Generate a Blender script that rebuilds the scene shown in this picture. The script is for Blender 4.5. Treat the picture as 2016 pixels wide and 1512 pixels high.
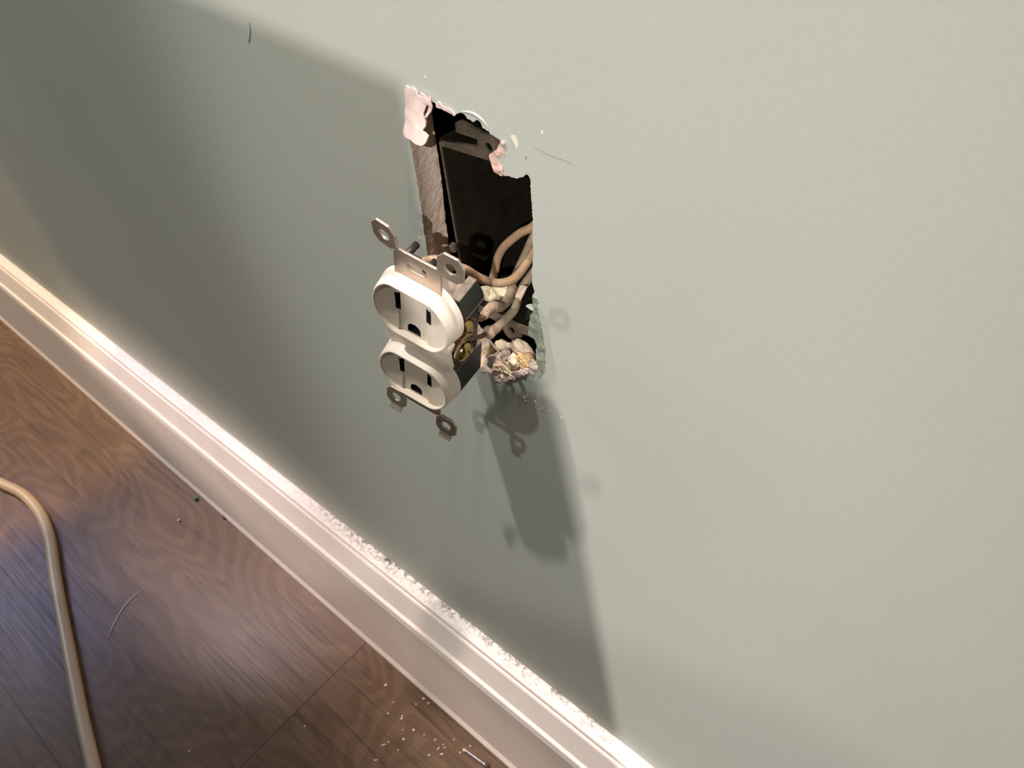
import bpy, bmesh, math, random
from mathutils import Vector, Matrix, noise
random.seed(7)
C = bpy.context.scene.collection
MM = 0.001
for o in list(bpy.data.objects): bpy.data.objects.remove(o)

# ------------------------------------------------------------------ camera
# world: x along the wall, y = 0 painted wall face (y > 0 into the wall), z up, floor z = 0
CAM = Vector((0.175, -0.172, 0.650))
RIGHT = Vector((0.76252622, 0.64499146, -0.05039615))
UP = Vector((-0.42764634, 0.56095931, 0.70883232))
FWD = Vector((-0.48546099, 0.5189515, -0.70357442))
FPX = 1514.0
cam_d = bpy.data.cameras.new('camera'); cam = bpy.data.objects.new('camera', cam_d); C.objects.link(cam)
cam_d.sensor_fit = 'HORIZONTAL'; cam_d.sensor_width = 36.0; cam_d.lens = 36.0 * FPX / 2016.0
cam_d.clip_start = 0.01; cam_d.clip_end = 50
cam_d.dof.use_dof = True; cam_d.dof.focus_distance = 0.285; cam_d.dof.aperture_fstop = 30
cam.matrix_world = Matrix(((RIGHT.x, UP.x, -FWD.x, CAM.x), (RIGHT.y, UP.y, -FWD.y, CAM.y), (RIGHT.z, UP.z, -FWD.z, CAM.z), (0, 0, 0, 1)))
sc = bpy.context.scene
sc.camera = cam
sc.view_settings.view_transform = 'Standard'; sc.view_settings.look = 'None'
sc.view_settings.gamma = 1.0; sc.view_settings.exposure = 0.0; sc.view_settings.use_curve_mapping = False

# ------------------------------------------------------------------ world and lights
w = bpy.data.worlds.new('world'); sc.world = w; w.use_nodes = True
bg = w.node_tree.nodes['Background']; bg.inputs[0].default_value = (0.78, 1.0, 0.92, 1); bg.inputs[1].default_value = 0.055

def lamp(name, kind, loc, energy, color, size=0.03, target=None, **kw):
    d = bpy.data.lights.new(name, kind); d.energy = energy; d.color = color
    if kind in ('POINT', 'SPOT'): d.shadow_soft_size = size
    if kind == 'AREA': d.size = size
    for k, v in kw.items(): setattr(d, k, v)
    o = bpy.data.objects.new(name, d); C.objects.link(o); o.location = loc
    if target is not None:
        o.rotation_euler = (Vector(target) - Vector(loc)).to_track_quat('-Z', 'Y').to_euler()
    return o
L1 = Vector((1.60, -2.06, 2.00))
lamp('key_lamp', 'POINT', L1, 275, (1.0, 0.96, 0.93), 0.013)
lamp('front_lamp', 'POINT', (-0.42, -1.75, 2.30), 55, (1.0, 0.98, 0.93), 0.034)
lamp('ceiling_spot', 'SPOT', (-0.36, -0.62, 2.35), 120, (0.98, 0.95, 0.86), 0.03, target=(0.015, 0.0, 0.42), spot_size=math.radians(14), spot_blend=0.9)
ww = lamp('wall_washer', 'SPOT', (0.36, -0.10, 2.35), 152, (1.0, 0.82, 0.77), 0.05, target=(-0.13, 0.05, 0.05), spot_size=math.radians(8), spot_blend=0.8)
ww.scale = (1.0, 2.6, 1.0)
lamp('warm_spot', 'SPOT', (-0.86, -0.16, 2.40), 210, (1.0, 0.67, 0.355), 0.03, target=(-0.86, -0.10, 0.0), spot_size=math.radians(16.5), spot_blend=0.12, use_square=True)
lamp('cool_spot', 'SPOT', (-1.30, -0.03, 2.00), 140, (0.98, 0.80, 0.84), 0.05, target=(-0.37, 0.045, 0.0), spot_size=math.radians(10.5), spot_blend=0.4)
lamp('window_light', 'AREA', (-2.3, -0.31, 1.9), 9, (0.45, 0.52, 1.0), 0.36, target=(-0.45, -0.2, 0.0))
lo = lamp('low_fill', 'SPOT', (-1.55, -0.80, 0.40), 62, (1.0, 0.77, 0.64), 0.05, target=(-0.24, 0.0, 0.075), spot_size=math.radians(7), spot_blend=0.6)  # added fill, brightens the lower face of the baseboard
lo.scale = (2.8, 1.0, 1.0)
lamp('left_fill', 'AREA', (-2.0, -0.75, 1.30), 7, (0.97, 1.0, 0.88), 0.6, target=(-0.35, 0.0, 0.25))  # added soft fill, lifts the shaded left wall and baseboard

# ------------------------------------------------------------------ helpers
def P(px, py, y):
    """photo pixel -> world point on the plane y mm behind the painted face"""
    d = RIGHT * ((px - 1008) / FPX) - UP * ((py - 756) / FPX) + FWD
    return CAM + d * ((y * MM - CAM.y) / d.y)
def PF(px, py, z=0.0):
    d = RIGHT * ((px - 1008) / FPX) - UP * ((py - 756) / FPX) + FWD
    return CAM + d * ((z - CAM.z) / d.z)

def link(name, me, mat=None, parent=None):
    o = bpy.data.objects.new(name, me); C.objects.link(o)
    if mat is not None:
        for m in (mat if isinstance(mat, (list, tuple)) else [mat]): me.materials.append(m)
    if parent is not None: o.parent = parent
    return o
def from_bm(name, bm, mat=None, parent=None, smooth=False):
    me = bpy.data.meshes.new(name); bm.normal_update(); bm.to_mesh(me); bm.free()
    if smooth:
        for p in me.polygons: p.use_smooth = True
    return link(name, me, mat, parent)
def tag(o, label, cat, group=None):
    o['label'] = label; o['category'] = cat
    if group: o['group'] = group
    return o
def struct(o, label=None, cat=None):
    o['kind'] = 'structure'
    if label: o['label'] = label
    if cat: o['category'] = cat
    return o
def angle_smooth(o, deg=35):
    me = o.data
    for p in me.polygons: p.use_smooth = True
    me.set_sharp_from_angle(angle=math.radians(deg))
def bevel(o, wmm, seg=2):
    m = o.modifiers.new('bevel', 'BEVEL'); m.width = wmm * MM; m.segments = seg; m.limit_method = 'ANGLE'
    m.angle_limit = math.radians(40)
def box(bm, lo, hi, mi=0):
    v = [bm.verts.new((x, y, z)) for x in (lo[0], hi[0]) for y in (lo[1], hi[1]) for z in (lo[2], hi[2])]
    for q in ((0, 1, 3, 2), (4, 6, 7, 5), (0, 4, 5, 1), (2, 3, 7, 6), (0, 2, 6, 4), (1, 5, 7, 3)):
        bm.faces.new([v[i] for i in q]).material_index = mi
def lbox(bm, lo, hi): box(bm, [c * MM for c in lo], [c * MM for c in hi])
def prism(bm, pts, d, mi=0):
    """closed outline of 3-D points extruded along vector d"""
    a = [bm.verts.new(p) for p in pts]; b = [bm.verts.new(Vector(p) + Vector(d)) for p in pts]
    n = len(a)
    f = [bm.faces.new(a), bm.faces.new(list(reversed(b)))]
    for i in range(n): f.append(bm.faces.new((a[i], b[i], b[(i + 1) % n], a[(i + 1) % n])))
    for q in f: q.material_index = mi
    bmesh.ops.recalc_face_normals(bm, faces=f)
def catmull(pts, n=10):
    pts = [Vector(p) for p in pts]; out = []
    for i in range(len(pts) - 1):
        p0 = pts[max(i - 1, 0)]; p1 = pts[i]; p2 = pts[i + 1]; p3 = pts[min(i + 2, len(pts) - 1)]
        for k in range(n):
            t = k / n
            out.append(0.5 * ((2 * p1) + (p2 - p0) * t + (2 * p0 - 5 * p1 + 4 * p2 - p3) * t * t + (3 * p1 - p0 - 3 * p2 + p3) * t ** 3))
    out.append(pts[-1]); return out
def tube(bm, pts, rad, seg=20, cap=True, flat=1.0, mi=0, jitter=0.0, seed=0):
    pts = [Vector(p) for p in pts]; rings = []
    t0 = (pts[1] - pts[0]).normalized()
    nrm = t0.orthogonal().normalized()
    for i, p in enumerate(pts):
        t = (pts[min(i + 1, len(pts) - 1)] - pts[max(i - 1, 0)]).normalized()
        nrm = (nrm - t * nrm.dot(t)).normalized(); bi = t.cross(nrm)
        r = rad(i / (len(pts) - 1)) if callable(rad) else rad
        ring = []
        for k in range(seg):
            a = 2 * math.pi * k / seg
            q = p + nrm * (math.cos(a) * r) + bi * (math.sin(a) * r * flat)
            if jitter: q += noise.noise_vector((q + Vector((seed, 0, 0))) * 700) * jitter
            ring.append(bm.verts.new(q))
        rings.append(ring)
    for i in range(len(rings) - 1):
        for k in range(seg):
            bm.faces.new((rings[i][k], rings[i][(k + 1) % seg], rings[i + 1][(k + 1) % seg], rings[i + 1][k])).material_index = mi
    if cap:
        bm.faces.new(list(reversed(rings[0]))).material_index = mi; bm.faces.new(rings[-1]).material_index = mi
def rock(size, seed, sub=3, rough=0.32, freq=1.6, flat=0.0):
    bm = bmesh.new(); bmesh.ops.create_icosphere(bm, subdivisions=sub, radius=1.0)
    off = Vector((seed * 7.31, seed * 3.17, seed * 1.73))
    for v in bm.verts:
        d = v.co.normalized()
        n = noise.noise(d * freq + off) * rough + noise.noise(d * freq * 3.1 + off) * rough * 0.45 + noise.noise(d * freq * 8 + off) * rough * 0.2
        # cellular facets make it look broken, not rounded
        c = noise.voronoi(d * freq * 0.9 + off)[0][0]
        v.co = d * (0.9 + n + 0.25 * (c - 0.4))
    for v in bm.verts: v.co = Vector((v.co.x * size[0], v.co.y * size[1], v.co.z * size[2]))
    return bm

# ------------------------------------------------------------------ materials
def mat(name):
    m = bpy.data.materials.new(name); m.use_nodes = True
    nt = m.node_tree; b = nt.nodes['Principled BSDF']
    return m, nt, b
def N(nt, t, **kw):
    n = nt.nodes.new(t)
    for k, v in kw.items():
        if k.startswith('_'): setattr(n, k[1:], v)
        else: n.inputs[k].default_value = v
    return n
def ramp(nt, fac, stops):
    r = nt.nodes.new('ShaderNodeValToRGB'); e = r.color_ramp.elements
    while len(e) < len(stops): e.new(0.5)
    for q, (p, c) in zip(e, stops): q.position = p; q.color = (*c, 1) if len(c) == 3 else c
    nt.links.new(fac, r.inputs[0]); return r.outputs[0]
def mix(nt, fac, a, b, mode='MIX'):
    m = nt.nodes.new('ShaderNodeMix'); m.data_type = 'RGBA'; m.blend_type = mode
    for s, v in ((m.inputs[0], fac), (m.inputs[6], a), (m.inputs[7], b)):
        if hasattr(v, 'is_linked'): nt.links.new(v, s)
        elif isinstance(v, (int, float)): s.default_value = v
        else: s.default_value = (*v, 1)
    return m.outputs[2]
def math_n(nt, op, a, b=0.0, clamp=False):
    m = nt.nodes.new('ShaderNodeMath'); m.operation = op; m.use_clamp = clamp
    for s, v in ((m.inputs[0], a), (m.inputs[1], b)):
        if hasattr(v, 'is_linked'): nt.links.new(v, s)
        else: s.default_value = v
    return m.outputs[0]
def obj_co(nt, scale=(1, 1, 1), loc=(0, 0, 0)):
    t = nt.nodes.new('ShaderNodeTexCoord'); mp = nt.nodes.new('ShaderNodeMapping')
    mp.inputs['Scale'].default_value = scale; mp.inputs['Location'].default_value = loc
    nt.links.new(t.outputs['Object'], mp.inputs[0]); return mp.outputs[0]
def nz(nt, co, scale, detail=3, rough=0.5, dist=0.0):
    n = N(nt, 'ShaderNodeTexNoise', Scale=scale, Detail=detail, Roughness=rough, Distortion=dist); nt.links.new(co, n.inputs['Vector']); return n.outputs[0]
def bump(nt, b, h, strength, dist):
    n = N(nt, 'ShaderNodeBump', Strength=strength, Distance=dist); nt.links.new(h, n.inputs['Height']); nt.links.new(n.outputs[0], b.inputs['Normal'])
def simple(name, col, rough=0.5, metal=0.0, var=0.0, vscale=300, bmp=0.0, bscale=600, bdist=0.0003, dust=None, spec=0.5):
    m, nt, b = mat(name); b.inputs['Roughness'].default_value = rough; b.inputs['Metallic'].default_value = metal
    b.inputs['Specular IOR Level'].default_value = spec
    co = obj_co(nt); c = None
    if var:
        n = nz(nt, co, vscale, 4, 0.6)
        c = ramp(nt, n, [(0.3, tuple(x * (1 - var) for x in col)), (0.7, tuple(min(1, x * (1 + var * 0.6)) for x in col))])
    if dust:   # dust lies on upward faces
        dcol, amt = dust
        g = nt.nodes.new('ShaderNodeNewGeometry'); s = nt.nodes.new('ShaderNodeSeparateXYZ'); nt.links.new(g.outputs['Normal'], s.inputs[0])
        n2 = nz(nt, co, 420, 4, 0.65)
        f = math_n(nt, 'MULTIPLY', math_n(nt, 'SUBTRACT', s.outputs[2], 0.25, True), n2)
        f = math_n(nt, 'MULTIPLY', f, amt, True)
        c = mix(nt, f, c if c is not None else col, dcol)
        rr = math_n(nt, 'ADD', f, rough, True); nt.links.new(rr, b.inputs['Roughness'])
        if metal:
            nt.links.new(math_n(nt, 'MULTIPLY', math_n(nt, 'SUBTRACT', 1.0, f), metal), b.inputs['Metallic'])
    if c is not None: nt.links.new(c, b.inputs['Base Color'])
    else: b.inputs['Base Color'].default_value = (*col, 1)
    if bmp: bump(nt, b, nz(nt, co, bscale, 4, 0.6), bmp, bdist)
    return m

# painted wall: flat sage green over a roller-stippled surface
m_wall, nt, b = mat('sage_wall_paint')
co = obj_co(nt)
n1 = nz(nt, co, 9, 3, 0.5); n2 = nz(nt, co, 520, 3, 0.55); n3 = nz(nt, co, 190, 2, 0.5)
col = ramp(nt, n1, [(0.3, (0.48, 0.492, 0.440)), (0.7, (0.505, 0.515, 0.462))])
col = mix(nt, 0.05, col, ramp(nt, n2, [(0.35, (0.3, 0.32, 0.28)), (0.65, (0.7, 0.72, 0.66))]))
nt.links.new(col, b.inputs['Base Color']); b.inputs['Roughness'].default_value = 0.55; b.inputs['Specular IOR Level'].default_value = 0.3
bump(nt, b, math_n(nt, 'ADD', math_n(nt, 'MULTIPLY', n2, 0.6), n3), 0.03, 0.0001)

m_edge = simple('shaded_green_paint_edge', (0.27, 0.31, 0.235), 0.65, 0, 0.3, 700, 0.5, 900, 0.0003)  # wall paint darkened to carry the shade on the crumpled edge
m_gyp = simple('dusty_gypsum_core', (0.56, 0.43, 0.33), 0.95, 0, 0.16, 380, 0.7, 900, 0.0004)
m_reveal = simple('dusty_cut_drywall', (0.74, 0.575, 0.46), 0.95, 0, 0.14, 380, 0.7, 900, 0.0004)
m_gyp_light = simple('pale_gypsum', (0.80, 0.66, 0.47), 0.95, 0, 0.16, 500, 0.9, 900, 0.0005)
m_gyp_grey = simple('grey_gypsum', (0.56, 0.46, 0.385), 0.95, 0, 0.18, 500, 0.8, 900, 0.0005)
m_gyp_orange = simple('rusty_gypsum', (0.62, 0.42, 0.22), 0.95, 0, 0.35, 420, 0.9, 900, 0.0005)
m_paper = simple('torn_drywall_paper', (0.74, 0.57, 0.52), 0.9, 0, 0.07, 260, 0.4, 900, 0.0002)
m_paper_red = simple('reddish_paper', (0.70, 0.45, 0.38), 0.9, 0, 0.25, 420, 0.8, 800, 0.0004)
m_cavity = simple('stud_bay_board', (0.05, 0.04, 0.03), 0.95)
m_chip = simple('cream_chip', (0.82, 0.74, 0.62), 0.9)
m_steel = simple('galvanised_steel', (0.36, 0.32, 0.27), 0.42, 0.9, 0.25, 160, 0.2, 500, 0.0001, dust=((0.42, 0.33, 0.25), 1.3))
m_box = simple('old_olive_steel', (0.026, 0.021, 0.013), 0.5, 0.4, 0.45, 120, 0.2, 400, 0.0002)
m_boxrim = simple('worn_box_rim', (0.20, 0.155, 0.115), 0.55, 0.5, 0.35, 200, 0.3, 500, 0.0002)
m_strap = simple('plated_steel_strap', (0.52, 0.435, 0.365), 0.38, 0.75, 0.15, 260, 0.25, 800, 0.00008)
m_ivory = simple('ivory_nylon', (0.82, 0.70, 0.59), 0.42, 0, 0.07, 110, 0.15, 900, 0.0001)
m_black = simple('black_phenolic', (0.012, 0.012, 0.011), 0.38, 0, 0.2, 200, 0.1, 500, 0.0001, dust=((0.40, 0.32, 0.25), 1.3), spec=0.3)
m_ridge = simple('black_phenolic_ridge', (0.03, 0.026, 0.024), 0.4)
m_dark = simple('slot_shade', (0.01, 0.008, 0.006), 0.9)  # near-black lining stands in for the shade inside the outlet slots
m_brass = simple('brass', (0.40, 0.285, 0.11), 0.17, 1.0, 0.3, 260)
m_tarn = simple('tarnished_brass', (0.16, 0.11, 0.05), 0.4, 0.8, 0.3, 260)
m_silver = simple('nickel_screw', (0.6, 0.58, 0.55), 0.2, 1.0)
m_wire = simple('dusty_white_insulation', (0.43, 0.275, 0.165), 0.65, 0, 0.16, 240, 0.3, 900, 0.00015)
m_wire2 = simple('grey_dusty_insulation', (0.36, 0.275, 0.185), 0.75, 0, 0.25, 300, 0.5, 700, 0.0003)
m_copper = simple('tarnished_copper', (0.22, 0.12, 0.075), 0.55, 0.6, 0.2, 300)
m_cord = simple('cream_cord_vinyl', (0.50, 0.385, 0.29), 0.30, 0, 0.06, 40)
m_green = simple('green_plastic', (0.02, 0.16, 0.03), 0.25)
m_pink = simple('pink_plastic', (0.72, 0.28, 0.28), 0.4)
m_crumb = simple('plaster_crumb', (0.72, 0.58, 0.48), 0.9, 0, 0.1, 900)
m_screw = simple('grey_zinc', (0.45, 0.46, 0.52), 0.35, 0.85, 0.2, 400)
m_rust = simple('rusty_head', (0.10, 0.05, 0.03), 0.7, 0.3, 0.3, 500)
m_fibre = simple('white_fibre', (0.75, 0.70, 0.66), 0.7)
m_blocker = simple('dark_green_blocker_paint', (0.20, 0.235, 0.205), 0.8)  # for the added blocker, kept dark to limit bounce

# baseboard paint: warm white with soot-dark specks of dust along the top ledge
m_base, nt, b = mat('white_baseboard_paint')
co = obj_co(nt); sx = nt.nodes.new('ShaderNodeSeparateXYZ'); nt.links.new(co, sx.inputs[0])
base = ramp(nt, nz(nt, co, 30, 4, 0.6), [(0.3, (0.80, 0.71, 0.655)), (0.7, (0.86, 0.775, 0.72))])
near = math_n(nt, 'MULTIPLY', math_n(nt, 'ADD', sx.outputs[1], 0.0105), 110.0, True)     # 0 .. 1 from ledge lip to the wall
along = ramp(nt, math_n(nt, 'MULTIPLY', math_n(nt, 'ADD', sx.outputs[0], 0.36), 2.9, True), [(0.0, (0, 0, 0)), (0.35, (0.25,) * 3), (0.62, (1,) * 3), (1.0, (0.75,) * 3)])
speck = ramp(nt, nz(nt, co, 330, 5, 0.75), [(0.47, (0,) * 3), (0.56, (1,) * 3)])
patch = ramp(nt, nz(nt, obj_co(nt, (1, 3, 1)), 34, 3, 0.6), [(0.36, (0.0,) * 3), (0.50, (1,) * 3)])
f = math_n(nt, 'MULTIPLY', math_n(nt, 'MULTIPLY', speck, patch), math_n(nt, 'MULTIPLY', along, near))
fine = math_n(nt, 'MULTIPLY', ramp(nt, nz(nt, co, 260, 4, 0.7), [(0.45, (0,) * 3), (0.75, (1,) * 3)]), math_n(nt, 'MULTIPLY', near, 0.6))
base = mix(nt, fine, base, (0.42, 0.37, 0.32))
base = mix(nt, math_n(nt, 'MULTIPLY', f, 0.95), base, (0.03, 0.028, 0.025))
nt.links.new(base, b.inputs['Base Color']); b.inputs['Roughness'].default_value = 0.42
bump(nt, b, nz(nt, co, 240, 3, 0.5), 0.08, 0.0003)

# laminate floor: planks parallel to the wall, cathedral grain
m_floor, nt, b = mat('brown_oak_laminate')
tc = nt.nodes.new('ShaderNodeTexCoord')
mp0 = nt.nodes.new('ShaderNodeMapping'); mp0.inputs['Location'].default_value = (0.164, 0.02, 0); nt.links.new(tc.outputs['Object'], mp0.inputs[0])
br = N(nt, 'ShaderNodeTexBrick', Scale=1.0); nt.links.new(mp0.outputs[0], br.inputs['Vector'])
br.inputs['Brick Width'].default_value = 1.21; br.inputs['Row Height'].default_value = 0.24; br.offset = 0.0
br.inputs['Mortar Size'].default_value = 0.0007; br.inputs['Mortar Smooth'].default_value = 0.3
br.inputs['Color1'].default_value = (0.2, 0.2, 0.2, 1); br.inputs['Color2'].default_value = (0.8, 0.8, 0.8, 1); br.inputs['Mortar'].default_value = (0.5, 0.5, 0.5, 1)
sh = nt.nodes.new('ShaderNodeVectorMath'); sh.operation = 'MULTIPLY_ADD'; nt.links.new(br.outputs[0], sh.inputs[0]); sh.inputs[1].default_value = (7.3, 3.1, 0); nt.links.new(tc.outputs['Object'], sh.inputs[2])
def fmap(scale):
    m = nt.nodes.new('ShaderNodeMapping'); m.inputs['Scale'].default_value = scale; nt.links.new(sh.outputs[0], m.inputs[0]); return m.outputs[0]
big = nz(nt, fmap((1.0, 3.2, 1.0)), 2.9, 2, 0.4, 0.2)
rings = math_n(nt, 'SINE', math_n(nt, 'MULTIPLY', big, 190.0))
pore = nz(nt, fmap((7, 430, 1)), 1.0, 4, 0.7, 0.2)
pore2 = nz(nt, fmap((12, 170, 1)), 1.0, 3, 0.6, 0.2)
streak = nz(nt, fmap((2.5, 22, 1)), 1.0, 3, 0.55, 0.5)
col = ramp(nt, streak, [(0.2, (0.150, 0.092, 0.055)), (0.55, (0.186, 0.118, 0.074)), (0.85, (0.222, 0.147, 0.096))])
rg = ramp(nt, rings, [(0.0, (0.58,) * 3), (0.2, (1,) * 3), (1.0, (1.05,) * 3)])
col = mix(nt, 0.36, col, rg, 'MULTIPLY')
col = mix(nt, 0.65, col, ramp(nt, pore, [(0.30, (0.42,) * 3), (0.50, (0.95,) * 3), (0.75, (1.15,) * 3)]), 'MULTIPLY')
col = mix(nt, 0.65, col, ramp(nt, pore2, [(0.30, (0.5,) * 3), (0.45, (1,) * 3), (0.8, (1.1,) * 3)]), 'MULTIPLY')
tone = ramp(nt, br.outputs[0], [(0.2, (0.80, 0.77, 0.74)), (0.8, (1.0, 1.0, 1.0))])
col = mix(nt, 1.0, col, tone, 'MULTIPLY')
col = mix(nt, br.outputs['Fac'], col, (0.06, 0.035, 0.025))
nt.links.new(col, b.inputs['Base Color'])
nt.links.new(ramp(nt, pore, [(0.3, (0.38,) * 3), (0.7, (0.23,) * 3)]), b.inputs['Roughness'])
b.inputs['Specular IOR Level'].default_value = 0.26
bump(nt, b, math_n(nt, 'ADD', pore, math_n(nt, 'MULTIPLY', br.outputs['Fac'], -1.5)), 0.14, 0.0004)

# ------------------------------------------------------------------ the wall with its ragged hole
HOLE = [(799, 173), (810, 172), (822, 181), (832, 190), (846, 196), (858, 204), (868, 204), (880, 212), (890, 217), (898, 224), (907, 222), (913, 224), (920, 234),
        (930, 240), (940, 236), (947, 243), (950, 252), (962, 258), (966, 265), (975, 270), (984, 276), (988, 281), (981, 293), (975, 297), (963, 306),
        (968, 324), (975, 338), (989, 346), (1003, 347), (1015, 351), (1029, 349), (1034, 342), (1040, 345), (1044, 353), (1045, 375), (1047, 402), (1049, 440),
        (1048, 470), (1050, 500), (1047, 530), (1048, 560), (1052, 572), (1048, 584), (1050, 596), (1052, 612), (1044, 620), (1043, 642), (1040, 655), (1053, 667),
        (1057, 676), (1055, 696), (1057, 718), (1060, 727), (1050, 736), (1035, 737), (1020, 738), (1006, 743), (993, 746), (985, 747), (975, 742), (957, 731), (946, 721)]
loop = [P(x, y, 0) for x, y in HOLE]
loop += [Vector((-0.026, 0, 0.4365)), Vector((-0.0275, 0, 0.4385))]
loop += [P(x, y, 0) for x, y in ((852, 560), (840, 490), (834, 450), (829, 408), (820, 350), (806, 272), (803, 240), (799, 200))]
def jag(pts, step, amp, seed):
    out = []; n = len(pts); rnd = random.Random(seed)
    for i in range(n):
        a, c = pts[i], pts[(i + 1) % n]; k = max(1, int((c - a).length / step))
        for j in range(k):
            q = a.lerp(c, j / k)
            if j: q = q + Vector((rnd.uniform(-amp, amp), 0, rnd.uniform(-amp, amp)))
            out.append(q)
    return out
edge = jag(loop, 0.0007, 0.00022, 3)
cen = sum(edge, Vector()) / len(edge)
bm = bmesh.new()
outer = [bm.verts.new(c) for c in ((-3.2, 0, 0), (1.6, 0, 0), (1.6, 0, 2.5), (-3.2, 0, 2.5))]
inner = [bm.verts.new(q) for q in edge]
ed = []
for L in (outer, inner):
    for i in range(len(L)): ed.append(bm.edges.new((L[i], L[(i + 1) % len(L)])))
bmesh.ops.triangle_fill(bm, edges=ed, use_beauty=True, normal=(0, -1, 0))
for f in bm.faces:
    f.material_index = 0
    if f.normal.y > 0: f.normal_flip()
# reveal: broken gypsum core between the two papers
def smooth_loop(L, k):
    n = len(L); return [sum((L[(i + j) % n] for j in range(-k, k + 1)), Vector()) / (2 * k + 1) for i in range(n)]
edge_s = smooth_loop(edge, 3)
NL = 10; prev = inner; rr = random.Random(5)
for k in range(1, NL + 1):
    y = 0.0127 * k / NL; cur = []
    for i, q in enumerate(edge):
        out_ = (q - cen); out_.y = 0; out_.normalize()
        n = noise.noise(Vector((q.x * 330, y * 330, q.z * 330))) * 0.0004 + noise.noise(Vector((q.x * 1300, y * 1300, q.z * 1300))) * 0.00022
        q = q.lerp(edge_s[i], min(1.0, k / 2))
        cur.append(bm.verts.new(q + Vector((0, y, 0)) + out_ * (n + 0.0003 * (k > 1)) ))
    m_ = len(cur)
    for i in range(m_):
        f = bm.faces.new((prev[i], prev[(i + 1) % m_], cur[(i + 1) % m_], cur[i])); f.material_index = 1
    prev = cur
# back face of the board and the closed stud bay behind it
X0, X1, Z0, Z1, YB = -0.22, 0.19, 0.20, 0.78, 0.102
ob = [bm.verts.new(c) for c in ((X0, 0.0127, Z0), (X1, 0.0127, Z0), (X1, 0.0127, Z1), (X0, 0.0127, Z1))]
eb = [bm.edges.new((ob[i], ob[(i + 1) % 4])) for i in range(4)]
for i in range(len(prev)):
    e = bm.edges.get((prev[i], prev[(i + 1) % len(prev)]))
    eb.append(e)
res = bmesh.ops.triangle_fill(bm, edges=eb, use_beauty=True, normal=(0, 1, 0))
for g in res['geom']:
    if isinstance(g, bmesh.types.BMFace): g.material_index = 1
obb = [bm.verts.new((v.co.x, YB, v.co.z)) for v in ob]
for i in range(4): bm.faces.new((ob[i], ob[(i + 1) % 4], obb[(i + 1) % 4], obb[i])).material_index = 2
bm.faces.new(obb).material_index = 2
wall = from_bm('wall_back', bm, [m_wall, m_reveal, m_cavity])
struct(wall)

def sheet(name, poly, m, parent, lift, thick=0.0004, wob=0.0006, curl=None, step=0.0009, seed=1, y0=0.0, jg=0.0003):
    """ragged flat patch: outline in pixels on the wall, filled on a grid, lifted and crumpled, with thickness"""
    pts = [P(x, y, y0) for x, y in poly]; e = jag(pts, step, jg, seed)
    bm = bmesh.new(); vs = [bm.verts.new(q) for q in e]
    es = [bm.edges.new((vs[i], vs[(i + 1) % len(vs)])) for i in range(len(vs))]
    r = bmesh.ops.triangle_fill(bm, edges=es, use_beauty=True, normal=(0, -1, 0))
    bmesh.ops.subdivide_edges(bm, edges=[x for x in bm.edges if not x.is_boundary], cuts=2)
    bmesh.ops.triangulate(bm, faces=bm.faces[:])
    for f in bm.faces:
        if f.normal.y > 0: f.normal_flip()
    for v in bm.verts:
        d = lift + wob * noise.noise(v.co * 240 + Vector((seed, 0, 0))) + wob * 0.4 * noise.noise(v.co * 900)
        if curl: d += curl(v.co)
        v.co.y -= d
    o = from_bm(name, bm, m, parent)
    for p in o.data.polygons: p.use_smooth = True
    s = o.modifiers.new('thick', 'SOLIDIFY'); s.thickness = thick; s.offset = -1
    es_ = o.modifiers.new('crisp', 'EDGE_SPLIT'); es_.split_angle = math.radians(50)
    return o
# the big pink torn flap of paper at the upper left corner, bulging away from the board towards its lower rim
fl0 = P(800, 178, 0); fl1 = P(826, 270, 0)
ax = (fl1 - fl0).normalized(); ln = (fl1 - fl0).length
def flapcurl(c): 
    t = (c - fl0).dot(ax) / ln
    return max(0, t) ** 2 * 0.0026
fp = sheet('torn_paper', [(798.5, 174), (801, 168), (806, 171), (810, 173), (813, 171), (822, 180), (829, 190), (834, 198), (841, 208), (838, 218), (838, 226), (844, 236), (845, 243), (840, 252),
      (846, 256), (853, 262), (851, 272), (845, 279), (836, 277), (824, 272), (812, 265), (804, 259), (803, 240), (801, 215), (800, 195)], m_paper, wall, 0.0006, 0.0005, 0.0003, flapcurl, seed=2)
fp['label'] = 'pink torn paper flap at the upper left corner of the hole'
p2 = sheet('torn_paper', [(829.5, 182), (833, 180), (839, 184), (845, 190), (847, 196), (850, 200), (845, 205), (843, 200), (838, 197), (833, 192)], m_paper, wall, 0.0012, 0.0004, 0.0005, seed=4)
p3 = sheet('torn_paper', [(847, 190), (853.5, 188), (854, 196), (857, 206), (855, 216), (849, 226), (842, 231), (840, 226), (846, 220), (849, 212), (850, 203)], m_paper, wall, 0.0016, 0.0005, 0.0006, seed=5)
p4 = sheet('torn_paper', [(858, 203), (865, 200), (874, 207), (881, 212), (885, 211), (892, 217), (899, 225), (896, 228), (886, 221), (876, 216), (868, 213), (860, 211)], m_paper, wall, 0.0005, 0.0004, 0.0004, seed=6)
p5 = sheet('torn_paper', [(987, 277), (996, 280), (993, 292), (993, 310), (991, 326), (992, 342), (989, 346), (981, 343), (975, 337), (969, 324), (963, 306), (972, 299), (979, 294), (982, 284)], m_paper_red, wall, 0.0002, 0.0004, 0.0011, seed=8)
p5['label'] = 'reddish torn paper and gypsum at the right notch of the hole'
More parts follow.
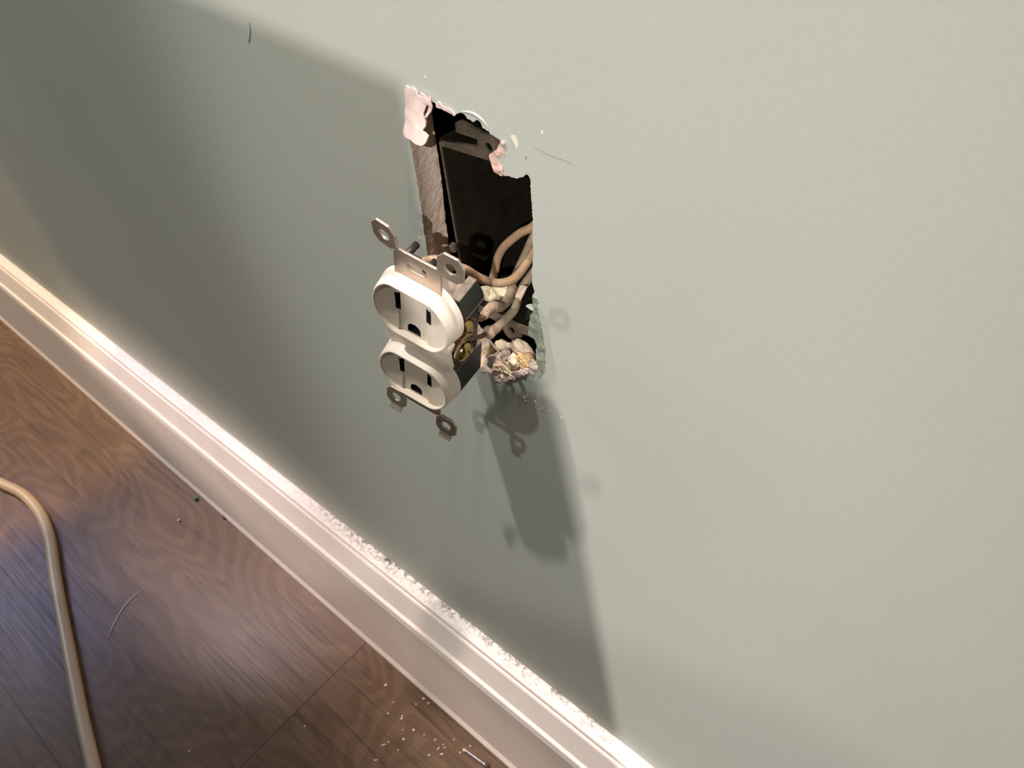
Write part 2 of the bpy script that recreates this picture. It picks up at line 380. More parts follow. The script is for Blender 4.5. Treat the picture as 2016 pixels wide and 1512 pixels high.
# paint skin crumpled along the lower right edge
p6 = sheet('crumpled_paint_edge', [(1051, 583), (1058, 588), (1062, 597), (1057, 600), (1061, 618), (1066, 640), (1070, 662), (1074, 690), (1074, 720), (1070, 737), (1060, 741), (1055, 733), (1059, 722), (1056, 700), (1058, 680),
      (1052, 668), (1040, 656), (1042, 640), (1044, 622), (1051, 612), (1049, 596)], m_edge, wall, 0.0003, 0.0003, 0.0006, seed=9, step=0.0008, jg=0.0003)
p7 = sheet('torn_paper', [(946, 722), (953, 722), (966, 734), (978, 742), (988, 749), (986, 753), (975, 745), (962, 737), (950, 729)], m_paper, wall, 0.0005, 0.0005, 0.0009, seed=11)
p8 = sheet('torn_paper', [(990, 741), (1004, 735), (1020, 729), (1034, 724), (1042, 727), (1040, 735), (1026, 740), (1012, 744), (1000, 748), (992, 750)], m_paper, wall, 0.0007, 0.0006, 0.0012, seed=12)
p9 = sheet('torn_paper', [(1042, 716), (1052, 712), (1060, 720), (1060, 730), (1052, 736), (1043, 731)], m_gyp_grey, wall, 0.0004, 0.0006, 0.0012, seed=14)
p10 = sheet('torn_paper', [(1050, 594), (1046, 600), (1031, 605), (1040, 612), (1048, 616), (1052, 606)], m_wall, wall, -0.0010, 0.0004, 0.0006, seed=15)
# a ridge of lifted paint above the hole
bm = bmesh.new(); tube(bm, catmull([P(900, 218, 0.4), P(930, 222, 0.35), P(950, 235, 0.35), P(964, 254, 0.4)], 8), lambda t: (0.0003 + 0.00045 * math.sin(math.pi * t)), 14)
from_bm('lifted_paint_ridge', bm, m_wall, wall, True)
# chips where the paint came off, and dust stuck on the wall
for k, poly in enumerate([[(1006, 267), (1013, 266), (1018, 275), (1020, 284), (1019, 295), (1016, 288), (1012, 281), (1008, 273)],
                          [(1066, 257), (1069, 258), (1070, 264), (1067, 265), (1065.5, 260)], [(836.5, 149), (839, 151), (839, 154), (837, 153)],
                          [(811.5, 418), (814, 419), (813.5, 421), (811.5, 420)], [(823, 465), (827, 467), (829, 470), (826, 470)]]):
    sheet('paint_chip', poly, m_chip, wall, 0.00012, 0.00008, 0.00006, seed=30 + k, step=0.001, jg=0.0001)
bm = bmesh.new(); r = random.Random(8)
for k in range(26):
    t = r.random(); c = P(990 + 122 * t + r.uniform(-6, 6), 758 + 72 * t + r.uniform(-7, 7), -0.08)
    s = r.uniform(0.00012, 0.0003)
    g = bmesh.ops.create_icosphere(bm, subdivisions=1, radius=s)
    bmesh.ops.translate(bm, verts=g['verts'], vec=c)
du = from_bm('dust_specks', bm, m_chip, wall); du['kind'] = 'stuff'
# pencil-like scuffs beside the hole
m_scuff = simple('grey_scuff', (0.20, 0.21, 0.19), 0.7)
bm = bmesh.new()
for pl in ([(1040, 283), (1062, 295), (1090, 308), (1120, 319), (1135, 330)],):
    tube(bm, catmull([P(x, y, 0.10) for x, y in pl], 6), lambda t: 0.00009 + 0.00009 * math.sin(math.pi * t), 6)
tube(bm, catmull([P(1034, 305, 0), P(1036, 309, 0), P(1035, 312, 0)], 4), 0.0002, 6)
tube(bm, catmull([P(491, 45, 0), P(493, 62, 0), P(490, 84, 0)], 4), 0.0002, 6)
from_bm('scuff_mark', bm, m_scuff, wall)

# ------------------------------------------------------------------ floor, baseboard, added shadow blocker out of view
bm = bmesh.new(); box(bm, (-3.2, -2.6, -0.02), (1.6, 0.002, 0.0))
fl = from_bm('floor', bm, m_floor); struct(fl)
prof = [(0.0, 0.1375), (0.0, 0.1385), (-0.0015, 0.1385), (-0.0092, 0.1366), (-0.0100, 0.1360), (-0.0101, 0.1320), (-0.0112, 0.1318), (-0.0116, 0.1340), (-0.0126, 0.1328), (-0.0186, 0.1160), (-0.0192, 0.1130), (-0.0198, 0.1124), (-0.0203, 0.1130), (-0.0212, 0.1130), (-0.0218, 0.1122), (-0.0221, 0.1108),
        (-0.0230, 0.1070), (-0.0246, 0.0085), (-0.0268, 0.0030), (-0.0268, 0.0), (0.0, 0.0)]
bm = bmesh.new(); prism(bm, [Vector((-3.2, y, z)) for y, z in prof], (4.8, 0, 0))
bb = from_bm('baseboard_back', bm, m_base); struct(bb); bevel(bb, 0.25, 1)

def shp(x, z, yp=-0.55):
    a = Vector((x, 0, z)); s = (yp - a.y) / (L1.y - a.y); return a + (L1 - a) * s
bm = bmesh.new()
pl = [shp(-0.0275, 0.5375), shp(-0.0268, 0.50), shp(-0.026, 0.455), shp(-0.018, 0.435), shp(0.028, 0.430), shp(0.036, 0.42), shp(0.055, 0.32), shp(0.082, 0.16)]
last = pl[-1]
out = [Vector((-0.85, -0.55, 0.0)), Vector((-0.55, -0.55, 0.40)), Vector((-0.32, -0.55, 0.68)), Vector((-0.17, -0.55, 0.845)), Vector((-0.02, -0.55, shp(-0.5, 0.547).z)), shp(-0.145, 0.5445)] + pl + [Vector((last.x + 0.06, -0.55, 0.0))]
prism(bm, out, (0, -0.06, 0))
pw = from_bm('shadow_blocker', bm, m_blocker); struct(pw)  # added unseen blocker, outline shaped to cast the large left wall shadow

# ------------------------------------------------------------------ steel device box set in the wall
BC = Vector((0.0025, 0.0120, 0.476)); roll = math.radians(-3.6)
bx = bpy.data.objects.new('electrical_box', None); C.objects.link(bx); bx.location = BC; bx.rotation_euler = (0, roll, 0)
tag(bx, 'old open steel junction box recessed inside the ragged wall hole', 'electrical box')
hw, hh, dp, t = 24.5, 38.0, 64.0, 1.4
bm = bmesh.new()
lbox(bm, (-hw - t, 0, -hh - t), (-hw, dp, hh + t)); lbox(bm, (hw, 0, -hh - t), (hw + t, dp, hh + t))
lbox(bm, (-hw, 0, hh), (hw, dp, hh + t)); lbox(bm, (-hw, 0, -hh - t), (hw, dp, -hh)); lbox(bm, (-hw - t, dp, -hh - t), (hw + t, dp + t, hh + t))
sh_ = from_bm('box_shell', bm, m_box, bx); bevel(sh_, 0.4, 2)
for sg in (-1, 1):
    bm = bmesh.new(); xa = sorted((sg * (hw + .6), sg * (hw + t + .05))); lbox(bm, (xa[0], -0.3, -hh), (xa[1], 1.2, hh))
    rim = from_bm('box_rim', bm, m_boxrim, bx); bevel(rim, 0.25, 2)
def lug(sgn):
    """flange across the box mouth with the device-screw ear in its middle"""
    pts = [(-hw, 36.6), (hw, 36.6), (hw, 39.2), (6.5, 40.6)]
    for k in range(13):
        a = math.radians(-12 + 204 * k / 12); pts.append((5.3 * math.cos(a), 41.65 + 5.3 * math.sin(a)))
    pts += [(-6.5, 40.6), (-hw, 38.6)]
    bm = bmesh.new()
    hole = [(1.9 * math.cos(2 * math.pi * k / 16), 41.65 + 1.9 * math.sin(2 * math.pi * k / 16)) for k in range(16)]
    def mk(y):
        a = [bm.verts.new((x * MM, y * MM, sgn * z * MM)) for x, z in pts]
        h = [bm.verts.new((x * MM, y * MM, sgn * z * MM)) for x, z in hole]
        es = [bm.edges.new((L[i], L[(i + 1) % len(L)])) for L in (a, h) for i in range(len(L))]
        bmesh.ops.triangle_fill(bm, edges=es, use_beauty=True); return a, h
    A, H = mk(-0.4); A2, H2 = mk(1.0)
    for L, L2 in ((A, A2), (H, H2)):
        for i in range(len(L)): bm.faces.new((L[i], L[(i + 1) % len(L)], L2[(i + 1) % len(L)], L2[i]))
    bmesh.ops.recalc_face_normals(bm, faces=bm.faces[:])
    o = from_bm('screw_ear', bm, m_boxrim, sh_); return o
lug(1); lug(-1)
# curved plaster-ear bracket above the box
bm = bmesh.new()
cp = catmull([Vector((-18, 2.0, 46)), Vector((-13, 0.5, 48.5)), Vector((-6, 0.2, 47)), Vector((0, 0.3, 45.4))], 6)
prism(bm, [c * MM for c in cp] + [Vector((0, 0.3, 43)) * MM, Vector((-18, 2.0, 42.5)) * MM], (0, 0.0012, 0))
from_bm('ear_bracket', bm, m_boxrim, bx)
# a cable clamp strip glimpsed on the back of the box
bm = bmesh.new(); tube(bm, catmull([Vector((7, dp - 2, 22)) * MM, Vector((5, dp - 4, 10)) * MM, Vector((10, dp - 4, -6)) * MM], 8), 0.0022, 10, True, 0.4)
from_bm('cable_clamp', bm, m_boxrim, sh_, True)

# ------------------------------------------------------------------ the duplex receptacle hanging out of the box
REC = Matrix(((0.9609038, 0.2364025, 0.1441449, 0.0066702), (0.1659042, -0.0747878, -0.9833019, -0.0428528), (-0.2216751, 0.9687728, -0.1110840, 0.4642209), (0, 0, 0, 1)))
rec = bpy.data.objects.new('duplex_receptacle', None); C.objects.link(rec); rec.matrix_world = REC
tag(rec, 'dirty ivory duplex power outlet hanging loose from its wires in front of the wall hole', 'power outlet')
def T(u, v, w_): return REC @ (Vector((u, v, w_)) * MM)
CRE = math.atan2(12.0, 6.2)
ANG = sorted([math.pi * (k + 0.5) / 58 for k in range(58)] + [CRE, CRE - 0.012, math.pi - CRE, math.pi - CRE + 0.012])
ANG = ANG + [2 * math.pi - x for x in reversed(ANG)]
def ring_pts(R, h):
    out = []
    for a in ANG:
        s = abs(math.sin(a)); p = 26.0
        r = (R ** -p + (h / max(s, 1e-6)) ** -p) ** (-1 / p)      # soft minimum keeps the corners slightly rounded
        out.append((r * math.cos(a), r * math.sin(a)))
    return out
def floor_w(u, v):
    """flat channel between the slots, a conical scoop outside each slot"""
    if abs(u) <= 6.24: return -0.7
    r = math.hypot(abs(u) - 6.2, (v - 1.5) * 0.8) / 8.3
    return -0.7 + 0.75 * min(r, 1.1) + 1.25 * ((abs(u) - 6.2) / 8.4) ** 1.5
def outlet_face(vc):
    bm = bmesh.new(); rings = []
    for R, h, w_ in ((17.15, 14.9, -6.0), (15.95, 13.15, 1.0), (15.75, 13.0, 1.5), (15.45, 12.76, 1.78), (15.1, 12.5, 1.78), (14.85, 12.3, 1.55)):
        rings.append([bm.verts.new((u * MM, (v + vc) * MM, w_ * MM)) for u, v in ring_pts(R, h)])
    base_r = ring_pts(14.7, 12.15)
    rings.append([bm.verts.new((u * MM, (v + vc) * MM, floor_w(u, v) * MM)) for u, v in base_r])
    n = len(ANG)
    for a, c in zip(rings, rings[1:]):
        for i in range(n): bm.faces.new((a[i], a[(i + 1) % n], c[(i + 1) % n], c[i]))
    M_ = 22; cols = []
    for k in range(n // 2):
        (u, v1), (_, v0) = base_r[k], base_r[n - 1 - k]
        if k in (0, n // 2 - 1): cols.append([rings[-1][k], rings[-1][n - 1 - k]]); continue
        col = [rings[-1][k]]
        for j in range(1, M_): v = v1 + (v0 - v1) * j / M_; col.append(bm.verts.new((u * MM, (v + vc) * MM, floor_w(u, v) * MM)))
        cols.append(col + [rings[-1][n - 1 - k]])
    for a, c in zip(cols, cols[1:]):
        if len(a) == 2 or len(c) == 2:
            e, L = (a, c) if len(a) == 2 else (c, a)
            h_ = len(L) // 2
            for j in range(len(L) - 1): bm.faces.new((e[0] if j < h_ else e[1], L[j], L[j + 1]))
            bm.faces.new((e[0], e[1], L[h_]))
        else:
            for j in range(M_): bm.faces.new((a[j], c[j], c[j + 1], a[j + 1]))
    bm.faces.new(list(reversed(rings[0])))
    bmesh.ops.recalc_face_normals(bm, faces=bm.faces[:])
    o = from_bm('outlet_face', bm, m_ivory, rec)
    cb = bmesh.new()
    lbox(cb, (-6.35 - 1.05, vc + 3.3 - 4.5, -5.2), (-6.35 + 1.05, vc + 3.3 + 4.5, 6)); lbox(cb, (6.35 - 1.05, vc + 3.3 - 3.7, -5.2), (6.35 + 1.05, vc + 3.3 + 3.7, 6))
    gp = [(-2.75, -10.95)] + [(2.75 * math.cos(math.pi - math.pi * k / 14), -8.6 + 2.75 * math.sin(math.pi * k / 14)) for k in range(15)] + [(2.75, -10.95)]
    prism(cb, [Vector((u * MM, (v + vc) * MM, -5.2 * MM)) for u, v in gp], (0, 0, 11.2 * MM))
    cut = from_bm('cutter', cb, m_dark)
    cut.matrix_world = REC
    md = o.modifiers.new('slots', 'BOOLEAN'); md.operation = 'DIFFERENCE'; md.object = cut; md.solver = 'EXACT'; md.material_mode = 'TRANSFER'
    bpy.context.view_layer.update()
    ev = o.evaluated_get(bpy.context.evaluated_depsgraph_get()); me = bpy.data.meshes.new_from_object(ev)
    o.modifiers.clear(); o.data = me
    bpy.data.objects.remove(cut)
    angle_smooth(o, 32)
    return o
outlet_face(19.45); outlet_face(-19.45)
# the moulding joining both faces, with a notch on each side
bm = bmesh.new()
prism(bm, [Vector((u, v, -6.0)) * MM for u, v in ((-14.6, -7), (-14.6, 7), (14.2, 8), (13.4, 3.5), (12.8, 1.0), (13.2, -2.5), (14.2, -7))], (0, 0, 3.4 * MM))
nk = from_bm('face_bridge', bm, m_ivory, rec); bevel(nk, 0.6, 2)
# strap: plates at both ends with slot and four octagonal plaster ears
def plate(pts, holes, z0, z1, bm, xf=None):
    vs = {}
    def mk(w_):
        loops = []
        for L in [pts] + holes:
            loops.append([bm.verts.new((xf(Vector((u, v, w_))) if xf else Vector((u, v, w_))) * MM) for u, v in L])
        es = [bm.edges.new((L[i], L[(i + 1) % len(L)])) for L in loops for i in range(len(L))]
        bmesh.ops.triangle_fill(bm, edges=es, use_beauty=True); return loops
    A = mk(z0); B = mk(z1)
    for L, L2 in zip(A, B):
        for i in range(len(L)): bm.faces.new((L[i], L[(i + 1) % len(L)], L2[(i + 1) % len(L)], L2[i]))
def circ(cu, cv, r, n=24): return [(cu + r * math.cos(2 * math.pi * k / n), cv + r * math.sin(2 * math.pi * k / n)) for k in range(n)]
def slot(cu, cv, hl, r, n=8):
    out = [(cu + hl + r * math.cos(-math.pi / 2 + math.pi * k / n), cv + r * math.sin(-math.pi / 2 + math.pi * k / n)) for k in range(n + 1)]
    return out + [(cu - hl + r * math.cos(math.pi / 2 + math.pi * k / n), cv + r * math.sin(math.pi / 2 + math.pi * k / n)) for k in range(n + 1)]
bm = bmesh.new()
for s in (1, -1):
    plate([(-9.3, s * 31), (9.3, s * 31), (9.3, s * 43.2), (7.4, s * 44.9), (-7.4, s * 44.9), (-9.3, s * 43.2)], [slot(0, s * 39.6, 2.1, 1.75)], -4.4, -3.4, bm)
lbox(bm, (-9.0, -32, -6.9), (9.0, 32, -6.1))
bmesh.ops.recalc_face_normals(bm, faces=bm.faces[:])
st = from_bm('mounting_strap', bm, m_strap, rec); bevel(st, 0.18, 2)
def ear(su, sv, tilt=0.0, twist=0.0):
    cu, cv = su * 12.6, sv * 48.4
    a, c, k = 5.0, 5.6, 2.4
    if sv < 0: a, c, k = 5.0, 5.4, 2.2
    pts = [(cu - a, cv - c + k), (cu - a + k, cv - c), (cu + a - k, cv - c), (cu + a, cv - c + k), (cu + a, cv + c - k - .6), (cu + a - k, cv + c), (cu - a + k, cv + c), (cu - a, cv + c - k - .6)]
    hv = Vector((cu - su * 4.5, cv - sv * 4.4, -3.9))
    R = Matrix.Rotation(tilt, 3, 'X') @ Matrix.Rotation(twist, 3, 'Y')
    bm = bmesh.new(); plate(pts, [circ(cu, cv, 2.3)], -4.4, -3.4, bm, lambda q: R @ (q - hv) + hv)
    if sv < 0:   # its end is bent forward into a lip
        prism(bm, [Vector(q) * MM for q in ((cu - 3.2, cv - 4.9, -4.3), (cu + 3.2, cv - 4.9, -4.3), (cu + 2.8, cv - 8.2, -1.5), (cu - 2.8, cv - 8.2, -1.5))], Vector((0, -0.9, -0.4)) * MM)
    # the neck that holds the ear on the strap's corner
    bmesh.ops.recalc_face_normals(bm, faces=bm.faces[:])
    o = from_bm('plaster_ear', bm, m_strap, st); bevel(o, 0.18, 2); return o
e1 = ear(1, 1); e1['label'] = 'plaster ear at the upper right, straight'
e2 = ear(-1, 1, math.radians(7), math.radians(-6)); e2['label'] = 'plaster ear at the upper left, bent back'
ear(1, -1, math.radians(-4)); ear(-1, -1, math.radians(-4))
# black terminal housing: core, four side panels, ridges on its top
bm = bmesh.new()
prism(bm, [Vector((-11.8, v, w_)) * MM for v, w_ in ((-27.5, -6.0), (26.8, -6.0), (26.8, -17.5), (19.0, -22.5), (-27.5, -24.5))], (23.6 * MM, 0, 0))
for s, x0, x1 in ((1, 11.2, 14.7), (-1, 11.2, 13.2)):
    for poly in (((16.2, -6.3), (16.4, -23.4), (21.5, -22.0), (32.0 if s > 0 else 27.5, -17.2), (30.8 if s > 0 else 27.5, -6.3)), ((-10.4, -6.3), (-11.4, -24.4), (-29.8, -25.2), (-29.2, -6.3))):
        prism(bm, [Vector((s * x0, v, w_)) * MM for v, w_ in poly], Vector((s * (x1 - x0) * MM, 0, 0)))
    a = sorted((s * 11.0, s * 12.6)); lbox(bm, (a[0], -11, -24.0), (a[1], 17, -17.0))
hs = from_bm('terminal_housing', bm, m_black, rec); bevel(hs, 0.55, 2)
bm = bmesh.new()
tube(bm, [Vector((-12.4, 29.2, w_)) * MM for w_ in (-14, -17, -20.5)], 0.0014, 12)
from_bm('housing_ridge', bm, m_ridge, hs, True); bm = bmesh.new()
tube(bm, [Vector((-3.6, 27.6, w_)) * MM for w_ in (-13, -16, -19)], 0.0013, 12)
from_bm('housing_ridge', bm, m_ridge, hs, True)
# bevelled rib seen as the light line under the upper panel
bm = bmesh.new()
prism(bm, [Vector(q) * MM for q in ((14.9, 16.4, -23.2), (14.9, 16.4, -8), (14.2, 15.0, -8), (14.2, 15.0, -23.2))], (-0.0016, 0, 0))
rb = from_bm('housing_rib', bm, m_black, hs)
for s in (1, -1):
    bm = bmesh.new(); a = sorted((s * 11.9, s * 12.6)); lbox(bm, (a[0], -8.5, -16.4), (a[1], 15.0, -7.2))
    cp_ = from_bm('contact_plate', bm, m_tarn if s > 0 else m_silver, hs); bevel(cp_, 0.2, 2)
    for v in (11.0, -2.3):
        bm = bmesh.new(); ringsd = ((11.5, 2.0), (13.6, 2.0), (13.62, 4.2), (14.3, 4.35), (15.0, 4.3), (15.7, 3.95), (16.4, 3.3), (16.95, 2.4), (17.3, 1.3), (17.4, 0.4))
        rg_ = []
        for uu, r_ in ringsd: rg_.append([bm.verts.new((s * uu * MM, (v + r_ * math.cos(2 * math.pi * k / 28)) * MM, (-11.2 + r_ * math.sin(2 * math.pi * k / 28)) * MM)) for k in range(28)])
        for a_, c_ in zip(rg_, rg_[1:]):
            for i in range(28): bm.faces.new((a_[i], a_[(i + 1) % 28], c_[(i + 1) % 28], c_[i]))
        bm.faces.new(rg_[-1]); bm.faces.new(list(reversed(rg_[0])))
        bmesh.ops.recalc_face_normals(bm, faces=bm.faces[:])
        o = from_bm('terminal_screw', bm, m_brass if s > 0 else m_silver, hs); o['label'] = 'brass terminal screw' if s > 0 else 'silvery terminal screw'; angle_smooth(o, 30)
        cb = bmesh.new(); lbox(cb, (min(s * 16.7, s * 18), v - 5, -11.6), (max(s * 16.7, s * 18), v + 5, -10.8))
        bmesh.ops.rotate(cb, verts=cb.verts, cent=Vector((0, v, -11.2)) * MM, matrix=Matrix.Rotation(math.radians(50 if v > 0 else 20), 3, 'X'))
        cut = from_bm('cutter', cb, m_dark); cut.matrix_world = REC
        md = o.modifiers.new('slot', 'BOOLEAN'); md.object = cut; md.solver = 'EXACT'
        bpy.context.view_layer.update()
        me = bpy.data.meshes.new_from_object(o.evaluated_get(bpy.context.evaluated_depsgraph_get())); o.modifiers.clear(); o.data = me
        bpy.data.objects.remove(cut)
# little ivory lug in the notch
bm = bmesh.new(); g = bmesh.ops.create_uvsphere(bm, u_segments=16, v_segments=10, radius=1.6 * MM); bmesh.ops.scale(bm, verts=bm.verts, vec=(0.9, 1.5, 1.3)); bmesh.ops.translate(bm, verts=bm.verts, vec=Vector((12.2, -3.6, -9.4)) * MM)
from_bm('face_lug', bm, m_ivory, nk, True)

# ------------------------------------------------------------------ wires
def wire(name, label, parts):
    root = bpy.data.objects.new(name, None); C.objects.link(root); root.location = parts[0][2][0]
    tag(root, label, 'wire')
    bpy.context.view_layer.update()
    for nm, m, pts, rad, jit in parts:
        bm = bmesh.new(); c = catmull(pts, 10); tube(bm, c, rad, 18, jitter=jit, seed=len(label))
        for v in bm.verts: v.co -= root.location
        from_bm(nm, bm, m, root, True)
    return root
wire('house_wire', 'beige insulated wire bending sharply down behind the other wires, uppermost in the box', [('insulation', m_wire, [Vector((0.0195, 0.050, 0.5045)), Vector((0.0155, 0.042, 0.5035)), P(1062, 432, 30), P(1022, 460, 26), P(994, 484, 24), P(981, 505, 23), P(975, 530, 22), P(968, 556, 19), P(962, 590, 20)], 0.00178, 0.00006)])
wire('house_wire', 'beige insulated wire looping in a U from the outlet back into the box', [('insulation', m_wire, [Vector((0.012, 0.056, 0.492)), Vector((0.013, 0.050, 0.492)), P(1056, 487, 28), P(1036, 520, 21), P(1016, 545, 14), P(994, 556, 9), P(968, 556, 5), P(940, 545, 1), P(915, 530, -5), P(888, 522, -10), T(-8, 18, -27), T(-15, 12, -27), T(-18.5, 11, -16)], 0.0018, 0.00006)])
wire('house_wire', 'grey dusty wire with bare copper end, hooked on the upper brass screw', [
    ('bare_copper', m_copper, [T(13.2, 12.0, -7.8), T(13.3, 14.6, -11.0), T(13.3, 12.5, -15), P(948, 628, -9), P(958, 616, -3)], 0.0010, 0),
    ('insulation', m_wire2, [P(953, 622, -6), P(962, 610, -1), P(972, 604, 3), P(985, 603, 8), P(996, 596, 13), P(1002, 584, 18), P(1008, 566, 23), P(1014, 545, 28), Vector((0.004, 0.048, 0.490)), Vector((0.0, 0.056, 0.494))], lambda t: 0.0019 + 0.0006 * math.exp(-((t - 0.25) / 0.12) ** 2), 0.00025)])
wire('house_wire', 'beige wire with bare copper end, hooked on the lower brass screw', [
    ('bare_copper', m_copper, [T(13.2, -0.6, -7.8), T(13.3, 1.6, -10.8), T(13.3, -0.3, -15), P(948, 662, -7), P(966, 650, -1)], 0.0010, 0),
    ('insulation', m_wire2, [P(962, 655, -3), P(974, 648, 1), P(990, 634, 6), P(1004, 620, 11), P(1014, 607, 15), P(1019, 592, 21), P(1024, 572, 28), Vector((0.014, 0.046, 0.478)), Vector((0.016, 0.056, 0.482))], lambda t: 0.0019 + 0.0010 * math.exp(-(t / 0.12) ** 2), 0.00025)])
bm = bmesh.new()
prism(bm, [P(1006, 606, 18), P(1014, 610, 18), P(1024, 592, 20), P(1036, 566, 24), P(1024, 562, 26), P(1014, 582, 21)], (0.0002, 0.0006, 0.0002))
pp = from_bm('paper_strip', bm, m_gyp); tag(pp, 'flat pale strip of cable paper standing behind the screw wires in the box', 'paper strip')

# ------------------------------------------------------------------ broken gypsum lying on the bottom edge of the hole and in the box
def chunk(label, px, py, y, size, seed, m, rough=0.3, rot=(0, 0, 0), name='gypsum_chunk', sub=4, freq=1.5, group=None):
    bm = rock([s * MM * 1.28 for s in size], seed, sub, rough, freq)
    o = from_bm(name, bm, m); o.location = P(px, py, y); o.rotation_euler = rot; tag(o, label, 'gypsum chunk', group)
    for p in o.data.polygons: p.use_smooth = True
    o.data.set_sharp_from_angle(angle=math.radians(28))
    return o
chunk('tall sandy slab of gypsum just right of the lower brass screw', 960, 696, 8, (2.2, 2.6, 6.2), 1, m_gyp_light, 0.22, (0.1, 0.25, 0.1))
chunk('grey lavender chunk of gypsum beside the sandy slab at the bottom of the hole', 976, 712, 2, (3.4, 2.2, 4.2), 2, m_gyp_grey, 0.25, (0.2, 0.5, 0.3))
chunk('pale crumbly lump in front of the lavender chunk', 984, 722, 0.5, (2.5, 1.8, 2.4), 3, m_gyp_light, 0.4)
chunk('brown chipped chunk of gypsum in the middle of the rubble', 997, 702, 5, (2.5, 2.2, 3.4), 4, m_gyp_grey, 0.36, (0.3, 0.2, 0.6))
chunk('small cream upper ledge chunk under the wire ends', 994, 684, 10, (3.6, 2.4, 2.0), 5, m_gyp_light, 0.3, (0, 0.35, 0.2))
chunk('broad flat brown slab of gypsum at the back of the rubble', 1030, 690, 8, (5.0, 2.6, 4.0), 6, m_gyp, 0.16, (0.35, 0.45, 0.1))
chunk('cream knobbly lump right of the centre of the rubble', 1012, 713, 2, (2.3, 2.0, 3.0), 7, m_gyp_light, 0.42)
chunk('rusty orange crumbly lump near the right end of the rubble', 1036, 711, 3.5, (3.8, 2.2, 2.6), 8, m_gyp_orange, 0.45, (0, 0.3, 0))
chunk('low cream crumb heap along the front of the rubble', 1006, 731, 1.0, (4.2, 1.6, 2.2), 9, m_gyp_light, 0.45, (0, 0.5, 0), freq=2.4)
chunk('cream crumb at the lowest tip of the rubble', 992, 738, 0.6, (2.0, 1.4, 1.7), 10, m_gyp_light, 0.4, freq=2.2)
chunk('bluish grey chunk at the right end of the rubble', 1052, 721, 2.0, (1.9, 1.6, 2.4), 11, m_gyp_grey, 0.3)
chunk('sandy mud lump behind the U bend of the wires', 966, 580, 15, (4.0, 2.6, 2.6), 12, m_gyp_light, 0.35, (0, 0.2, 0))
chunk('sandy mud lump under the U bend, beside the grey wire', 988, 574, 20, (4.4, 2.6, 2.4), 13, m_gyp_light, 0.35, (0, 0.3, 0))
chunk('tan lump stuck on the left side of the box rim', 893, 487, 11.5, (1.3, 1.4, 1.9), 15, m_gyp, 0.4)

# ------------------------------------------------------------------ things on the floor
bm = bmesh.new()
cz = 0.0055
cpts = [PF(x, y, cz) for x, y in ((-900, 760), (-700, 790), (-480, 815), (-300, 850), (-140, 897), (-50, 928), (6, 953), (48, 975), (80, 1012), (98, 1062), (106, 1118), (118, 1190), (132, 1262), (147, 1340), (163, 1420), (182, 1500), (200, 1580), (225, 1700), (262, 1850), (330, 2050))]
tube(bm, catmull(cpts, 12), cz, 24)
cd = from_bm('power_cord', bm, m_cord, None, True); tag(cd, 'cream vinyl power cord curving across the wood floor', 'cord')
def bead(name, label, cat, px, py, r, m, group=None, sq=(1, 1, 1), seed=0, rough=0.0):
    if rough: bm = rock([r * s * MM for s in sq], seed, 2, rough)
    else:
        bm = bmesh.new(); bmesh.ops.create_uvsphere(bm, u_segments=20, v_segments=12, radius=r * MM); bmesh.ops.scale(bm, verts=bm.verts, vec=sq)
    o = from_bm(name, bm, m, None, True); zmin = min(v.co.z for v in o.data.vertices)
    o.location = PF(px, py, -zmin); o.location.z = -zmin; tag(o, label, cat, group); return o
bead('bead', 'tiny green plastic bead on the floor beside the baseboard', 'bead', 386, 981, 2.5, m_green, sq=(1.1, 1, 0.9), seed=2, rough=0.10)
bead('bead', 'tiny pink bead on the floor left of the green bead', 'bead', 352, 1024, 1.6, m_pink, sq=(1.1, 1, 0.8))
bead('floor_crumb', 'dark brown crumb touching the foot of the baseboard', 'crumb', 441, 1019, 1.7, m_rust, sq=(1.4, 1, 0.7), seed=5, rough=0.4)
bead('plaster_crumb', 'roundest cream plaster crumb, alone near the plank joint', 'crumb', 759.5, 1349, 1.25, m_crumb, 'crumbs on the floor', seed=6, rough=0.25)
bead('plaster_crumb', 'cream plaster crumb closest to the foot of the baseboard', 'crumb', 834, 1375.5, 1.35, m_crumb, 'crumbs on the floor', sq=(1, .8, 1), seed=7, rough=0.3)
bead('plaster_crumb', 'brownish pink crumb right beside the cream crumb near the baseboard', 'crumb', 844, 1385, 1.6, simple('pink_crumb', (0.45, 0.26, 0.2), 0.9), 'crumbs on the floor', sq=(1, .8, .7), seed=8, rough=0.3)
bead('plaster_crumb', 'bright cream crumb in the middle of the scattered crumbs', 'crumb', 814.5, 1437.5, 1.25, m_crumb, 'crumbs on the floor', seed=9, rough=0.3)
SM = 'small pale plaster crumb or splinter scattered on the floor near the loose screw'
proto = None; r = random.Random(4)
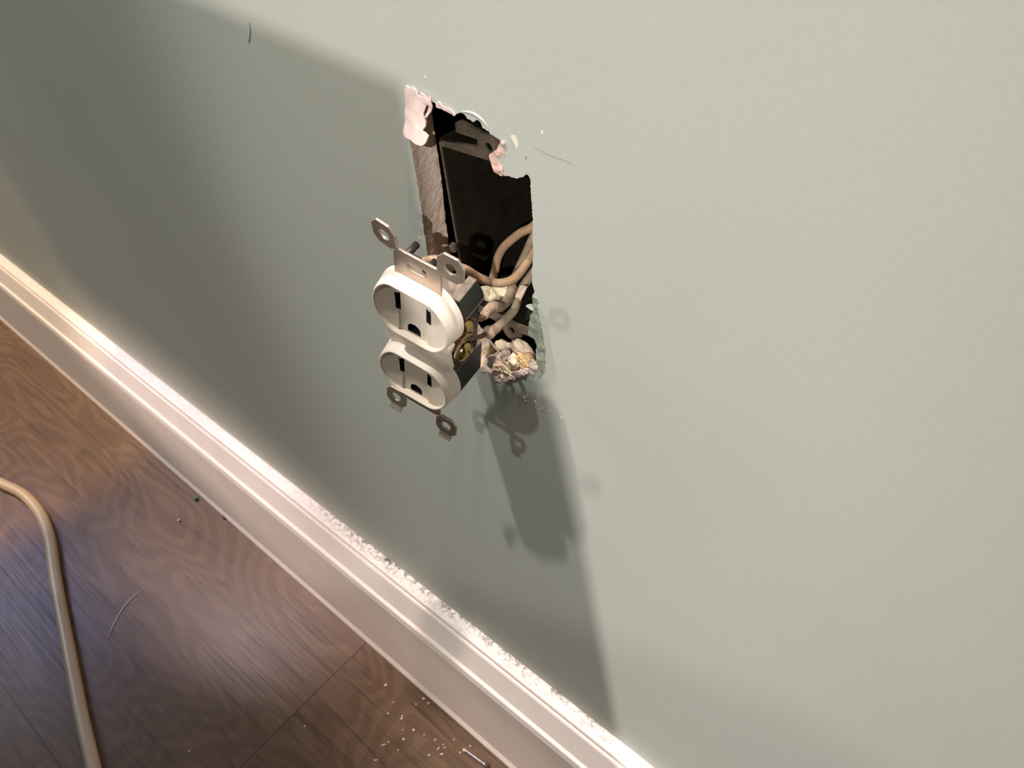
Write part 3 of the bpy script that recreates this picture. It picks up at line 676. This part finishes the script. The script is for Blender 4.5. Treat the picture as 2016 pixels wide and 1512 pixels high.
for k, (x, y, s, e, a) in enumerate([(764, 1405, .7, 1.6, .5), (791, 1415, .9, 1.4, 1.5), (792, 1410, .6, 1.5, .2), (795, 1456, 1.0, 1.2, .3), (765, 1461, .6, 1.4, 0), (755, 1467, .55, 4.2, 1.0), (857, 1457, .6, 1.8, 2.2), (863, 1474, .55, 2.6, 1.7), (870, 1485, .7, 2.6, .9),
        (845, 1487, .85, 1.2, 0), (740, 1497, .6, 3.0, .9), (819, 1387, .6, 1.3, 0), (876, 1472, .6, 1.5, .6), (906, 1482, .7, 1.4, .7), (926, 1469, .6, 1.4, .2), (835, 1447, .55, 1.4, .2), (793, 1437, .5, 1.8, 1.4), (894, 1456, .5, 1.8, 1.6), (784, 1477, .5, 1.4, .4),
        (774, 1383, .5, 1.3, .1), (873, 1466, .5, 1.8, 1.2), (600, 1430, .7, 1.2, .3), (372, 1480, .7, 1.2, .3)]):
    if proto is None:
        o = bead('plaster_crumb', SM, 'crumb', x, y, 1.0, m_crumb, 'small floor crumbs', seed=21, rough=0.35); proto = o
    else:
        o = proto.copy(); C.objects.link(o)
    o.scale = (s * e, s, s * 0.8); o.location = PF(x, y, 0); o.location.z = 0.75 * s * MM * 0.8
    o.rotation_euler = (0, 0, a)
# loose screw: tip towards the left, rusty head
sr = bpy.data.objects.new('loose_screw', None); C.objects.link(sr)
a, c = PF(914, 1476, 0.0024), PF(957, 1507, 0.0024); sr.location = (a + c) / 2
bpy.context.view_layer.update()
tag(sr, 'grey loose screw with a rusty head lying on the floor by the baseboard', 'screw')
off = sr.location; dv = (c - a)
bm = bmesh.new(); pts = [a + dv * t - off for t in [k / 60 for k in range(61)]]
pts = [q - Vector((0, 0, 0)) for q in pts]
tube(bm, pts, lambda t: (0.0011 + 0.00022 * math.sin(t * 130)) * min(1, 0.55 + t * 6), 14); from_bm('shank', bm, m_screw, sr, True)
bm = bmesh.new(); tube(bm, [c - off - dv.normalized() * 0.0008, c - off + dv.normalized() * 0.0004, c - off + dv.normalized() * 0.0022], lambda t: 0.0012 + 0.0012 * min(1, t * 2), 20); from_bm('head', bm, m_rust, sr, True)
bm = bmesh.new(); bmesh.ops.create_icosphere(bm, subdivisions=2, radius=0.0014); bmesh.ops.translate(bm, verts=bm.verts, vec=a - off - Vector((0, 0, 0.0006))); from_bm('plaster_tip', bm, m_crumb, sr, True)
# thin curved white fibre
bm = bmesh.new(); tube(bm, catmull([PF(x, y, 0.0006) for x, y in ((212, 1257), (221, 1235), (233, 1212), (246, 1192), (262, 1175), (279, 1163))], 8), lambda t: 0.00015 + 0.00038 * math.sin(math.pi * min(1, 0.08 + t * 0.9)), 8)
fb = from_bm('white_fibre', bm, m_fibre, None, True); tag(fb, 'thin curved white fibre on the floor right of the cord', 'fibre')
